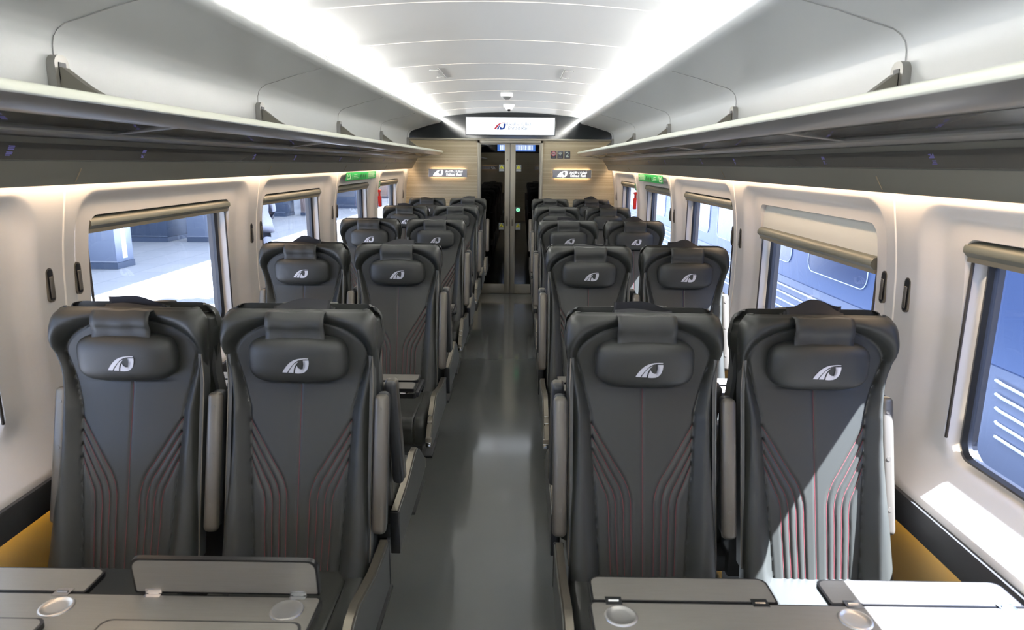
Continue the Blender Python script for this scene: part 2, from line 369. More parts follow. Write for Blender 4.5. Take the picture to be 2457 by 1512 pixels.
mb = MB(); mb.box(-.003, .003, .006, .03, .004, 2.006); mb.build('centre_seal', M_black, D, smooth=False)

# ================================================================ END WALL THINGS
s = empty('display_screen', (0, Y1-.012, 2.225)); tag(s, 'bright wide display screen with red and blue emblem above the end door', 'screen')
mb = MB(); mb.box(-.585, .585, -.02, .003, -.118, .115, .004); mb.build('bezel', M_black, s)
mb = MB(); mb.box(-.575, .575, -.0235, -.0205, -.110, .109); sc_ = mb.build('panel', M_screen, s, smooth=False)
emblem_obj('emblem_red_stroke', (-.137, -.0250, -.002), .155, emit('logo_red', srgb(200, 70, 85), .5), sc_, (0,))
emblem_obj('emblem_blue_strokes', (-.137, -.0250, -.002), .155, emit('logo_blue', srgb(60, 85, 160), .5), sc_, (1, 2))
M_lt = emit('logo_text', srgb(150, 162, 190), .4)
text_obj('lettering', 'Etihad Rail', .062, M_lt, (.10, -.0250, -.027), parent=sc_)
text_obj('arabic_lettering', ARABIC, .058, M_lt, (.10, -.0250, .027), parent=sc_)
for sx, xc, nm in ((-1, -.82, 'left'), (1, .815, 'right')):
    s = empty('illuminated_sign', (xc, Y1, 1.620)); tag(s, 'grey backlit name sign with glowing white emblem, on the wooden wall %s of the door' % nm, 'sign')
    mb = MB(); mb.box(-.255, .255, -.055, -.020, -.052, .052, .004); mb.build('body', M_sgrey, s)
    mb = MB(); mb.box(-.22, .22, -.020, .0, -.030, .030); mb.build('mount', M_black, s)
    mb = MB(); mb.box(-.225, .225, -.016, -.008, .031, .040); mb.box(-.225, .225, -.016, -.008, -.040, -.031); mb.build('backlight', M_signwarm, s, smooth=False)
    mb = MB(); mb.box(-.2555, -.250, -.056, -.020, -.052, .052); mb.box(.250, .2555, -.056, -.020, -.052, .052); mb.build('end_cap', M_chrome, s)
    emblem_obj('emblem', (-.128, -.0565, 0), .135, M_signglow, s)
    text_obj('lettering', 'Etihad Rail', .048, M_signglow, (.080, -.0565, -.021), parent=s)
    text_obj('arabic_lettering', ARABIC, .040, M_signglow, (.080, -.0565, .022), parent=s)
rear = empty('display_screen', (0, Y0+.012, 2.225), math.pi); tag(rear, 'blue display screen on the rear wall, seen mirrored in the dark door glass', 'screen')
mb = MB(); mb.box(-.585, .585, -.02, .010, -.118, .115, .004); mb.build('bezel', M_black, rear)
mb = MB(); mb.box(-.575, .575, -.0235, -.0205, -.110, .109); rp = mb.build('panel', emit('blue_screen', srgb(90, 140, 230), 9.0), rear, smooth=False)
mb = MB(); x = -.50
while x < .46:
    w_ = random.choice((.01, .02, .045)); mb.box(x, x+w_, -.0252, -.0240, -.075, .070); x += w_+.014
mb.build('white_bars', emit('bar_white', (.8, .9, 1, 1), 13.0), rp, smooth=False)
mb = MB(); mb.box(-1.3, 1.3, Y0, Y0+.008, 2.07, 2.45); trim(mb, M_header, smooth=False)
for sg in [o for o in COL.objects if o.name.startswith('illuminated_sign')]:
    c_ = copy_tree(sg); c_.location = (sg.location.x, Y0, 1.62); c_.rotation_euler = (0, 0, math.pi)
    c_['label'] = 'grey backlit name sign on the rear wall, mirrored in the %s door glass' % ('left' if sg.location.x < 0 else 'right')
for i, (xc, kind) in enumerate(((.570, 'smoke'), (.658, 'wifi'), (.750, 'two'))):
    lab = {'smoke': 'small square no smoking pictogram plate on the wooden wall', 'wifi': 'small square wireless internet pictogram plate, middle one of the three', 'two': 'small square plate with a white number 2, right of the wireless pictogram'}[kind]
    s = empty('pictogram_plate', (xc, Y1, 1.868)); tag(s, lab, 'sign')
    mb = MB(); mb.box(-.038, .038, -.006, 0, -.048, .048, .002); mb.build('plate', M_icon, s)
    if kind == 'smoke':
        mb = MB(); mb.cyl((0, -.0062, .012), (0, -.0075, .012), .030, 28); mb.build('disc', M_sgrey, s)
        mb = MB(); mb.tube([(.027*math.cos(a), -.0085, .012+.027*math.sin(a)) for a in np.linspace(0, 2*math.pi, 25)], .003, 6); mb.tube([(-.019, -.0085, .031), (.019, -.0085, -.007)], .003, 6); mb.build('red_ring', M_red, s)
        mb = MB(); mb.box(-.018, .018, -.009, -.0076, .009, .015); mb.build('cigarette', M_black, s, smooth=False)
    elif kind == 'wifi':
        mb = MB()
        for rr in (.012, .022, .032): mb.tube([(rr*math.sin(a), -.0072, -.006+rr*math.cos(a)) for a in np.linspace(-.85, .85, 13)], .0028, 6)
        mb.sph((0, -.007, -.006), .0045); mb.build('wave_symbol', M_signw, s)
    else: text_obj('number', '2', .085, M_signw, (0, -.0068, .003), parent=s)
    mb = MB(); mb.box(-.022, .022, -.0068, -.0058, -.036, -.033); mb.build('caption', M_sgrey, s, smooth=False)

# ================================================================ LUGGAGE RACKS
RACKY = [SEAM0+PITCHY*k for k in range(-1, 5)]
for sx in (-1, 1):
    nm = 'left' if sx < 0 else 'right'
    r = empty('luggage_rack', (sx*1.1, 0, 1.85)); tag(r, 'long grey overhead luggage rack with smoked glass shelf along the %s wall' % nm, 'luggage rack')
    def X(x): return sx*x - sx*1.1
    def Z(z): return z-1.85
    ya, yb = Y0+.1, Y1-.06
    rail = [(.880, 1.881), (.874, 1.884), (.873, 1.889), (.876, 1.896), (.882, 1.903), (.889, 1.907), (.900, 1.907), (.925, 1.895), (.915, 1.883)]
    mb = MB(); mb.prism([(X(x), Z(z)) for x, z in rail], 'y', ya, yb); mb.build('front_rail', M_rail, r)
    mb = MB(); mb.prism([(X(x), Z(z)) for x, z in ((.884, 1.8815), (.915, 1.8835), (.930, 1.878), (.966, 1.866), (.968, 1.853), (.950, 1.849), (.925, 1.854), (.900, 1.869), (.892, 1.876))], 'y', ya, yb); mb.build('rail_underside', M_rackmetal, r)
    mb = MB(); mb.prism([(X(x), Z(z)) for x, z in ((1.155, 1.838), (1.155, 1.822), (1.215, 1.812), (1.33, 1.812), (1.33, 1.838))], 'y', ya, yb); mb.build('rear_rail', M_rackmetal, r)
    for i in range(len(RACKY)):
        y = RACKY[i]
        mb = MB(); mb.prism([(X(.962), Z(1.850)), (X(.962), Z(1.864)), (X(1.30), Z(1.838)), (X(1.30), Z(1.812))], 'y', y-.022, y+.022); mb.build('crossbar', M_rackmetal, r)
        mb = MB(); mb.prism([(X(.955), Z(1.866)), (X(1.16), Z(1.836)), (X(1.16), Z(1.828)), (X(.955), Z(1.857))], 'y', y+.024, min(y+PITCHY-.024, yb)); mb.build('glass_panel', M_rackglass, r, smooth=False)
        # bracket arm: web from wall plate down and forward to the rail
        arm = [(1.318, 2.035), (1.29, 2.03), (1.22, 1.975), (1.12, 1.915), (.99, 1.882), (.93, 1.878), (.93, 1.866), (1.30, 1.838), (1.318, 1.84)]
        mb = MB(); mb.prism([(X(x), Z(z)) for x, z in arm], 'y', y-.017, y+.017); br = mb.build('bracket_arm', mat('bracket_taupe', srgb(132, 128, 116), .4, metal=.4), r, angle=25)
        mb = MB(); pts = [(y+py, pz) for py, pz in rrect(0, .036, 1.93, 2.068, .030, 5, 2, 2)]
        vs_ = mb.prism([(p[0], Z(p[1])) for p in pts], 'x', X(1.300), X(1.327)); mb.build('wall_plate', M_rackmetal, br)
        mb = MB(); mb.box(X(1.298), X(1.301), y-.017, y+.017, Z(1.99), Z(2.045)); mb.build('slot', M_black, br, smooth=False)
    sp_ = empty('service_panel', (sx*1.25, 0, 1.68)); tag(sp_, 'dark grey panel strip below the %s luggage rack with tiny lit displays' % nm, 'panel')
    def X2(x): return sx*x - sx*1.25
    prof = [(1.215, 1.810), (1.222, 1.790), (1.232, 1.772)], [(1.232, 1.772), (1.240, 1.760), (1.250, 1.742)], [(1.250, 1.742), (1.262, 1.722), (1.276, 1.698), (1.286, 1.680), (1.290, 1.672)]
    full = [(1.213, 1.811), (1.218, 1.796), (1.230, 1.774), (1.247, 1.747), (1.262, 1.722), (1.276, 1.698), (1.287, 1.678), (1.289, 1.671), (1.292, 1.671), (1.295, 1.700), (1.28, 1.74), (1.25, 1.811)]
    mb = MB(); mb.prism([(X2(x), z-1.68) for x, z in full], 'y', ya, Y1-.06); mb.build('casing', M_panel, sp_)
    mb = MB(); mb.grid([[(X2(x-.0015), y, z-1.68) for x, z in ((1.2195, 1.794), (1.230, 1.774), (1.246, 1.748))] for y in (ya, Y1-.07)]); mb.build('gloss_band', M_panel2, sp_)
    mb = MB(); mb.tube([(X2(1.2475), ya, 1.745-1.68), (X2(1.2475), Y1-.07, 1.745-1.68)], .0013, 6); mb.build('joint_line', M_gplast, sp_)
    for y in [RACKY[1]+PITCHY*j for j in range(0, 4)]:
        mb = MB(); mb.tube([(X2(1.2620-.001), y-.03, 1.722-1.68), (X2(1.276-.001), y-.03, 1.698-1.68), (X2(1.286), y-.03, 1.680-1.68)], .0022, 6); mb.build('panel_joint', M_hem, sp_)
    for y in (1.867, 2.53, 3.585, 4.236, 5.30, 5.95, 7.0, 7.65):
        mb = MB()
        for g in range(2):
            for a in range(3):
                for c in range(4):
                    if random.random() < .78:
                        t = (g*.016+.004+a*.0040); u_ = c*.006
                        z = 1.786-t; x = interp(-z, [-1.796, -1.774, -1.747], [1.218, 1.230, 1.247])-.003
                        mb.box(X2(x), X2(x)+.001, y+u_-.012, y+u_-.0078, z-1.68, z-1.68+.0028)
        mb.build('seat_display', M_disp, sp_, smooth=False)
    mb = MB(); mb.box(sx*1.300, sx*1.322, ya, Y1-.07, 1.690, 1.694)
    tag(mb.build('warm_light_strip', M_warm, smooth=False), 'warm light strip tucked behind the service panel above the %s windows' % nm, 'light strip')

# ================================================================ BLINDS, HOOKS
ORD = ['nearest', 'second', 'third', 'fourth', 'fifth']
def blind(k, sx, drop):
    nm = 'left' if sx < 0 else 'right'; cy = SEAM0+PITCHY*k+.85+OFF
    o = empty('roller_blind', (sx*1.425, cy, HZ1))
    lab = 'olive metal roller blind bar atop the %s %s window from the camera' % (ORD[k+1], nm)
    if drop > .05: lab = 'partly lowered cream roller blind on the second window of the right wall'
    tag(o, lab, 'blind', 'roller blinds along both walls')
    hy = HY-.004; z1 = -drop
    bar = [(0.004, z1-.004), (-.014, z1-.010), (-.024, z1-.024), (-.024, z1-.038), (-.010, z1-.052), (.012, z1-.052), (.016, z1-.002)]
    mb = MB(); mb.prism([(sx*x, z) for x, z in bar], 'y', -hy, hy); mb.build('bottom_bar', M_blind, o)
    mb = MB(); mb.prism([(sx*x, z) for x, z in ((-.008, z1-.052), (-.008, z1-.066), (.008, z1-.068), (.010, z1-.052))], 'y', -hy, hy); mb.build('hem', M_hem, o)
    if drop > .05:
        mb = MB(); mb.box(sx*.004, sx*.008, -hy, hy, z1-.004, -.002); mb.build('fabric', M_fabric, o, smooth=False)
    for e in (-1, 1):
        mb = MB(); mb.box(sx*.003, sx*.010, e*(HY-.010)-.005, e*(HY-.010)+.005, -.600, z1-.05, .003); mb.build('guide_rail', mat('guide_dark', srgb(70, 64, 58), .4, metal=.4), o)
for k in range(-1, 4):
    for sx in (-1, 1): blind(k, sx, .115 if (k == 0 and sx == 1) else 0.0)
def hook(k, sx, e):
    y = SEAM0+PITCHY*k + e*.072; nm = 'left' if sx < 0 else 'right'; x = sx*(pil(1.35)-.001)
    o = empty('coat_hook', (x, y, 1.35))
    where = {0: 'between nearest and second windows', 1: 'between second and third windows', 2: 'between third and fourth windows', 3: 'between the fourth and fifth windows', 4: 'beside the wooden end wall'}[k]
    tag(o, 'oblong coat hook on the %s wall %s, %s of the two' % (nm, where, 'nearer' if e < 0 else 'farther') if k < 4 else 'recessed oblong coat hook on the %s wall %s' % (nm, where), 'coat hook', 'coat hooks on the wall pillars')
    pts = rrect(0, .017, -.056, .056, .0165, 6, 2, 2)
    mb = MB(); mb.prism(pts, 'x', sx*.006, -sx*.003); mb.build('rim', M_champ, o)
    pts = rrect(0, .012, -.051, .051, .0115, 6, 2, 2)
    mb = MB(); mb.prism(pts, 'x', -sx*.0032, -sx*.0042); mb.build('recess', M_black, o)
    mb = MB(); mb.box(-sx*.0045, -sx*.009, -.009, .007, -.042, .028, .003, 3); mb.build('hook_tab', M_arm, o)
for sx in (-1, 1):
    for k in range(0, 4):
        for e in (-1, 1):
            if k == 3: continue
            hook(k, sx, e)
    hook(4, sx, -1)
# ================================================================ SAFETY ITEMS
for sx, y in ((-1, 7.385), (1, 7.40)):
    nm = 'left' if sx < 0 else 'right'
    o = empty('emergency_hammer', (sx*(pil(1.37)-.002), y, 1.37)); tag(o, 'red emergency hammer in its holder on the %s wall between two windows' % nm, 'hammer')
    mb = MB(); mb.box(-sx*.002, -sx*.034, -.022, .022, -.085, .030, .006, 3); mb.build('holder', M_red, o)
    mb = MB(); mb.box(-sx*.006, -sx*.026, -.012, .012, .028, .075, .005, 3); mb.cyl((-sx*.016, -.034, .082), (-sx*.016, .034, .082), .014); mb.build('hammer_head', M_red, o)
    mb = MB(); mb.box(sx*.003, -sx*.008, -.018, .018, .02, .085, .003); mb.build('clip', M_sgrey, o)
    mb = MB()
    for j in range(7): mb.box(-sx*.033, -sx*.036, -.017, -.002, -.074+j*.013, -.068+j*.013)
    mb.build('ribs', M_black, o, smooth=False)
    mb = MB(); z0 = 1.485; mb.grid([[(sx*(pil(z)-.004), yy, z) for z in np.linspace(z0, 1.55, 6)] for yy in (y-.04, y+.04)])
    g = mb.build('safety_label', M_green, smooth=False); tag(g, 'small green safety label above the red hammer on the %s wall' % nm, 'label')
    mb = MB(); zz = 1.505
    for j in range(3): mb.box(sx*(pil(zz+j*.015)-.0045), sx*(pil(zz+j*.015)-.007), y-.028, y+.028, zz+j*.015, zz+j*.015+.004)
    mb.build('caption', M_signw, g, smooth=False)
for sx in (-1, 1):
    nm = 'left' if sx < 0 else 'right'; ya_, yb_ = 5.90, 7.12; zr = np.linspace(1.592, 1.662, 8)
    mb = MB(); mb.grid([[(sx*(pil(z)-.005), yy, z) for z in zr] for yy in np.linspace(ya_, yb_, 8)])
    g = mb.build('evacuation_sign', M_green, smooth=False); tag(g, 'long green evacuation instruction sign above the fourth window on the %s' % nm, 'sign')
    mb = MB()
    def strip(y0, y1, z0, z1): 
        mb.grid([[(sx*(pil(z)-.0068), yy, z) for z in np.linspace(z0, z1, 4)] for yy in (y0, y1)])
    strip(ya_+.03, ya_+.16, 1.604, 1.610); strip(ya_+.03, ya_+.045, 1.604, 1.652); strip(ya_+.145, ya_+.16, 1.604, 1.652); strip(ya_+.08, ya_+.11, 1.625, 1.645)
    strip(ya_+.22, ya_+.223, 1.592, 1.662)
    for j in range(6):
        strip(yb_-.36, yb_-.04-.03*(j % 3), 1.606+j*.009, 1.6085+j*.009)
        if j < 3: strip(ya_+.28, ya_+.46-.03*j, 1.610+j*.014, 1.613+j*.014)
    mb.build('white_markings', M_signw, g, smooth=False)
    mb = MB()
    for j in range(3):
        yy = ya_+.55+j*.10; strip(yy, yy+.02, 1.606, 1.646); strip(yy-.02, yy+.035, 1.624, 1.632)
    mb.build('dark_figures', M_black, g, smooth=False)
o = empty('smoke_detector', (0, 6.73, cz(0))); tag(o, 'white square smoke detector in the middle of the ceiling', 'smoke detector')
mb = MB(); mb.box(-.055, .055, -.055, .055, -.035, 0, .008, 3); mb.build('base', M_ceil, o)
mb = MB(); mb.cyl((0, 0, -.035), (0, 0, -.055), .040, 24, .028); mb.cyl((0, 0, -.055), (0, 0, -.058), .020); mb.build('sensor_cap', M_gplast, o)
o = empty('dome_camera', (0, 8.02, cz(0))); tag(o, 'white ceiling dome camera with dark lens near the end wall', 'camera')
mb = MB(); mb.cyl((0, 0, -.032), (0, 0, 0), .060, 28, .062); mb.build('housing', M_ceil, o)
mb = MB(); mb.sph((0, 0, -.032), .042, (1, 1, .9)); mb.build('dome', M_ceil, o)
mb = MB(); mb.sph((0, -.012, -.052), .024, (1, 1, .9)); mb.build('lens', M_black, o)
for sx in (-1, 1):
    o = empty('ceiling_latch', (sx*.435, 5.2, cz(.435))); tag(o, 'thin dark access panel slit with two small fasteners on the %s of the ceiling' % ('left' if sx < 0 else 'right'), 'access panel')
    mb = MB(); mb.box(-.003, .003, -.27, .27, -.0035, .002); mb.build('slit', M_groove, o, smooth=False)
    mb = MB()
    for e in (-1, 1): mb.cyl((sx*.055, e*.20, -.004+(.0-.0035)), (sx*.055, e*.20, .002), .012); mb.box(sx*.003, sx*.045, e*.20-.003, e*.20+.003, -.006, .0)
    mb.build('fastener', M_groove, o)

# ================================================================ SEATS
ZS = [.50, .70, .85, .96, 1.03, 1.08, 1.13, 1.18, 1.22, 1.25, 1.285, 1.31]; HWV = [.218, .212, .204, .198, .197, .202, .212, .226, .233, .233, .229, .222]
ZTOP = 1.318
def hwz(z):
    h = (interp(z-.02, ZS, HWV)+interp(z, ZS, HWV)+interp(z+.02, ZS, HWV))/3; t = z-(ZTOP-.04)
    if t > 0: h -= .030*(1-math.sqrt(max(0, 1-(t/.041)**2)))
    return h
def pwz(z): return interp(z, [.50, .57, .85, 1.02, 1.10, 1.18], [.124, .128, .146, .156, .178, .200])
def hwr(z):
    h = .214+.016*ss((z-1.08)/.14); t = z-(ZTOP-.030)
    if t > 0: h -= .024*(1-math.sqrt(max(0, 1-(t/.031)**2)))
    return max(h, hwz(z))
def ypan(z): return .045 if z > 1.12 else (.045 - .3*(1.12-z)*(1 if z < 1.06 else (1.12-z)/.06*.5+.25) if z < 1.12 else .045)
def ypan(z):
    t = 1.10-z
    return .045 if t < -.04 else .045-.3*((t+.04)**2/(4*.04) if t < .04 else t)
def yrear(z): return .080-.26*max(0, 1.10-z)
def dist_to(path, U, Zv):
    d = np.full(U.shape, 9.0)
    for (a, b_) in zip(path, path[1:]):
        ax, az = a; bx, bz = b_; vx, vz = bx-ax, bz-az; L = vx*vx+vz*vz+1e-12
        t = np.clip(((U-ax)*vx+(Zv-az)*vz)/L, 0, 1)
        d = np.minimum(d, np.hypot(U-ax-t*vx, Zv-az-t*vz))
    return d
RIBS = []
for i, (u, zv, ze) in enumerate(zip((.034, .056, .078, .100), (.795, .785, .775, .765), (.985, .945, .905, .868))):
    p0 = (u*.93, .545); p1 = (u, .70); c0 = (u, zv+.005)
    end = (pwz(ze)-.001, ze)
    pts = [p0, p1]
    A_, B_ = Vector((u, zv-.045)), Vector((u+(end[0]-u)*.30, zv+.0+(ze-zv)*.30)); Cc = Vector((u, zv+.01))
    for t in np.linspace(0, 1, 9):
        q = A_*(1-t)**2 + Cc*2*t*(1-t) + B_*t*t; pts.append((q.x, q.y))
    pts.append(end); RIBS.append(pts)
def front_h(U, Zv, PWv, HWv):
    D_ = np.where(Zv > 1.18, np.sqrt(U**2 + (np.maximum(Zv-1.18, 0)*1.86)**2)-.200, np.abs(U)-PWv)
    D_ = np.where(Zv > 1.18, D_*np.clip(1-(Zv-1.18)*3.5, .55, 1), D_)
    Bz = np.interp(Zv, [.5, .56, .80, .96, 1.04, 1.12, 1.20, 1.31], [.050, .048, .036, .034, .040, .049, .056, .030])
    t = np.clip(D_/.045, 0, 1); h = Bz*np.sin(t*np.pi/2)**1.2
    h += .006*np.cos(np.clip(np.abs(U)/.16, 0, 1)*np.pi/2)*(Zv < 1.1)
    e = np.maximum(HWv-np.abs(U), 0); rr = np.interp(Zv, [.5, .9, .98, 1.08, 1.15, 1.3], [.034, .026, .017, .018, .034, .034]); k = np.clip((rr-e)/rr, 0, 1); h -= rr*(1-np.sqrt(1-k**2+1e-9))
    e = np.maximum(ZTOP-Zv, 0); rr = .030; k = np.clip((rr-e)/rr, 0, 1); h -= rr*(1-np.sqrt(1-k**2+1e-9))
    h -= .0045*np.exp(-(D_/.0035)**2)
    h -= .0035*np.exp(-(U/.0035)**2)*(Zv < 1.12)
    for pth in RIBS:
        d = dist_to(pth, np.abs(U), Zv); h -= .0050*np.exp(-(d/.0045)**2)
    return h
NU, NZ = 126, 170
zz = np.concatenate([np.linspace(.50, 1.26, NZ-26), np.linspace(1.26, ZTOP, 27)[1:]])
def backrest_mesh():
    rows = []
    uu = np.linspace(-1, 1, NU)
    Zg = np.repeat(zz[:, None], NU, 1); HWg = np.array([[hwz(z)]*NU for z in zz]); PWg = np.array([[pwz(z)]*NU for z in zz]); Ug = uu[None, :]*HWg
    Hg = front_h(Ug, Zg, PWg, HWg)
    for i, z in enumerate(zz):
        yp = ypan(z); yr = yrear(z); t = max(0, z-(ZTOP-.03))/.03; yr -= .025*(1-math.sqrt(max(0, 1-t*t)))
        front = [(Ug[i, j], yp-Hg[i, j], z) for j in range(NU)]
        hf = hwz(z); hw = hwr(z); c = .018; w = max(0, min(1, (z-1.20)/(ZTOP-1.20))); zb = z-.030*w*w
        side_r = [((hf+hw)/2, front[-1][1]*.75+yr*.25, z), (hw, front[-1][1]*.4+yr*.6, zb*.5+z*.5), (hw-.002, yr-c, zb), (hw-c*.5, yr-c*.3, zb)]
        back = [(hw-c*1.5-(2*hw-3*c)*k/9, yr, zb) for k in range(10)]
        side_l = [(-hw+c*.5, yr-c*.3, zb), (-hw+.002, yr-c, zb), (-hw, front[0][1]*.4+yr*.6, zb*.5+z*.5), (-(hf+hw)/2, front[0][1]*.75+yr*.25, z)]
        rows.append(front+side_r+back+side_l)
    last = rows[-1]; ym = (last[NU//2][1]+last[-8][1])/2
    for fx, fy, dz in ((.99, .25, .002), (.975, .55, .003), (.95, .85, .003)): rows.append([(x*fx, y+(ym-y)*fy, z+dz) for x, y, z in last])
    mb = MB(); V = mb.grid(rows, closed=True); mb.b.faces.new(V[-1]); mb.b.faces.new(V[0][::-1])
    return mb
def surf_pts(path, off=.0016, sgn=1):
    out = []
    for a, b_ in zip(path, path[1:]):
        n = max(2, int(math.hypot(b_[0]-a[0], b_[1]-a[1])/.01))
        for k in range(n): out.append((a[0]+(b_[0]-a[0])*k/n, a[1]+(b_[1]-a[1])*k/n))
    out.append(path[-1]); P = []
    for u, z in out:
        U = np.array([[sgn*u]]); h = front_h(U, np.array([[z]]), np.array([[pwz(z)]]), np.array([[hwz(z)]]))[0, 0]
        P.append((sgn*u, ypan(z)-h-off, z))
    return P
ME = {}
def shared(key, fn):
    if key not in ME:
        o = fn(); ME[key] = o.data; bpy.data.objects.remove(o)
    return ME[key]
def part(name, key, fn, parent):
    me = shared(key, fn); o = bpy.data.objects.new(name, me); COL.objects.link(o); o.parent = parent; return o
PIL_C, PIL_H = (0, .020, 1.176), (.147, .046, .072)
def pillow_fn():
    mb = MB(); nu, nv = 56, 40; rows = []
    e1, e2 = .42, .5
    f = lambda c, e: math.copysign(abs(c)**e, c)
    for i in range(nv+1):
        v = -math.pi/2+math.pi*i/nv; row = []
        for j in range(nu):
            u = 2*math.pi*j/nu
            # axis of revolution along y (depth): flat front, rounded rectangle outline
            x = f(math.cos(v), .45)*f(math.cos(u), .50); z = f(math.cos(v), .50)*f(math.sin(u), .55); y = f(math.sin(v), .85)
            row.append((PIL_C[0]+PIL_H[0]*x, PIL_C[1]+PIL_H[1]*y+.006*(x*x), PIL_C[2]+PIL_H[2]*z))
        rows.append(row)
    mb.grid(rows, closed=True); bmesh.ops.remove_doubles(mb.b, verts=mb.b.verts, dist=1e-5)
    return mb.build('headrest_pillow', M_pillow)
def pipe_fn():
    mb = MB(); pts = [(x, PIL_C[1]-.030+.006*(x/.147)**2, PIL_C[2]+.0520-.0035*(abs(x)/.1)**4) for x in np.linspace(-.112, .112, 24)]
    mb.tube(pts, .0013, 6); return mb.build('piping', M_piping)
def strap_fn():
    mb = MB(); prof = [(-.006, 1.225), (.000, 1.245), (.004, 1.262), (.0, 1.272), (-.004, 1.284), (.002, 1.304), (.015, 1.318), (.034, 1.3195), (.056, 1.309), (.075, 1.297)]
    rows = [[((-.085 if k == 0 else .085)*(1+.05*0) if False else -.086+.172*k/12, y-.0012*math.sin(k*1.3)-.001, z+.0015*math.sin(k*.9)) for y, z in prof] for k in range(13)]
    mb.grid(rows); return mb.build('headrest_strap', M_pillow, solid=.004)
def flap_fn(v):
    mb = MB(); amp = (.007, .026, .030)[v]
    rows = []
    for k in range(17):
        t = k/16; x = -.086+.172*t; lift = amp*math.sin(math.pi*t)**2*(1.2 if v == 2 else .8) + .006*math.sin(t*7+v) * .5 + (amp*.9*t if v == 1 else amp*.6*(1-t))
        rows.append([(x, y+.002*math.sin(5*t), z+lift*w) for y, z, w in ((.060, 1.307, 0), (.073, 1.306, .5), (.085, 1.318, .95), (.084, 1.298, .0), (.083, 1.265, 0))])
    mb.grid(rows); return mb.build('strap_flap', M_flap, solid=.004)
def cushion_fn():
    mb = MB()
    prof = [(-.115, .560), (-.25, .553), (-.40, .556), (-.50, .555), (-.535, .545), (-.553, .520), (-.556, .48), (-.548, .44), (-.530, .420), (-.48, .410), (-.20, .420), (-.105, .43)]
    us = [-.218, -.212, -.200, -.185, -.170, -.162, -.158, -.154, -.146, -.12, -.06, 0, .06, .12, .146, .154, .158, .162, .170, .185, .200, .212, .218]
    rows = []
    for u in us:
        a = abs(u); inset = 0 if a < .20 else (.022 if a > .215 else (.008 if a > .205 else .001)); lift = .010 if .165 < a < .205 else (-.006 if a == .158 else (.006 if a > .16 else 0))
        cy_, cz_ = -.33, .488; row = []
        for y, z in prof:
            top = 1 if z > .5 or y < -.5 else 0
            sy = (y-cy_)*(1-inset*2.0); sz = (z-cz_)*(1-inset*8)
            row.append((u, cy_+sy-(lift*.6 if y < -.5 else 0), cz_+sz+(lift if z > .5 else 0)))
        rows.append(row)
    V = mb.grid(rows, closed=True); mb.b.faces.new(V[0]); mb.b.faces.new(V[-1][::-1])
    return mb.build('seat_cushion', M_leather, angle=60)
def base_fn():
    mb = MB(); mb.box(-.19, .19, -.48, -.03, .36, .425, .01); mb.box(-.16, .16, -.10, .0, .36, .56, .01); mb.box(-.06, .06, -.36, -.12, .015, .37, .015, 3); mb.box(-.14, .14, -.44, -.06, 0, .018, .005)
    return mb.build('pedestal', M_dplast)
def arm_mtx(x): return Matrix.Translation((x, .035 if abs(abs(x)-.2251) < 1e-4 else 0.0, 1.075)) @ Matrix.Rotation(R(-15.5), 4, 'X')
def arm_fn(x):
    mb = MB(); m = arm_mtx(x)
    mb.box(-.0215, .0215, .0, .036, -.415, 0, .016, 4, mtx=m); return mb.build('armrest', M_arm)
def armpad_fn(x):
    mb = MB(); mb.box(-.0185, .0185, .030, .066, -.405, .006, .014, 4, mtx=arm_mtx(x)); return mb.build('pad', M_dplast)
def screw_fn(x, z):
    mb = MB(); mb.cyl((0, .001, z), (0, -.0012, z), .0065, 16); bmesh.ops.transform(mb.b, matrix=arm_mtx(x), verts=mb.b.verts[:])
    return mb.build('screw_cap', M_arm)
def strip_fn(s_):
    mb = MB(); prof = []
    zs_ = np.linspace(.58, 1.185, 14)
    prof = [(yrear(z)-.050, z) for z in zs_] + [(yrear(z)-.006, z) for z in zs_[::-1]]
    mb.prism(prof, 'x', s_*.208, s_*.2195); return mb.build('side_panel', M_gplast)
def edge_fn(s_):
    mb = MB(); zs_ = np.linspace(.585, 1.185, 14); mb.tube([(s_*.2190, yrear(z)-.051, z) for z in zs_], .0020, 6); return mb.build('metal_edge', M_champ)
RAILP = [(.0, .595), (-.18, .60), (-.30, .622), (-.38, .640), (-.44, .634), (-.52, .590), (-.60, .530), (-.635, .500)]
def cover_fn(s_):
    mb = MB(); prof = [(y, z-.006) for y, z in RAILP] + [(-.637, .462), (-.60, .448), (0, .440)]
    mb.prism(prof, 'x', s_*.229, s_*.256); return mb.build('side_cover', M_gplast, angle=25)
def rail_fn(s_):
    mb = MB(); n = len(RAILP); rows = []
    for x0, dz in ((.228, -.008), (.229, .0), (.250, .0), (.257, -.012)): rows.append([(s_*x0, y, z+dz) for y, z in RAILP])
    mb.grid(rows); mb.box(s_*.228, s_*.257, -.640, -.628, .455, .502, .002); return mb.build('rail_cap', M_champ, angle=35)
def endcap_fn(s_):
    mb = MB(); mb.box(s_*.226, s_*.258, -.002, .010, .438, .592, .003); return mb.build('rear_end_cap', M_black)
def btn_fn(s_):
    mb = MB()
    for y, z in ((-.545, .572), (-.575, .549)):
        mb.tube([(s_*.232, y, z), (s_*.232, y, z+.008), (s_*.248, y, z+.008), (s_*.248, y, z)], .0022, 6)
    mb.box(s_*.230, s_*.256, -.655, -.640, .462, .486, .003); return mb.build('recline_buttons', M_chrome)
VAR = [0]
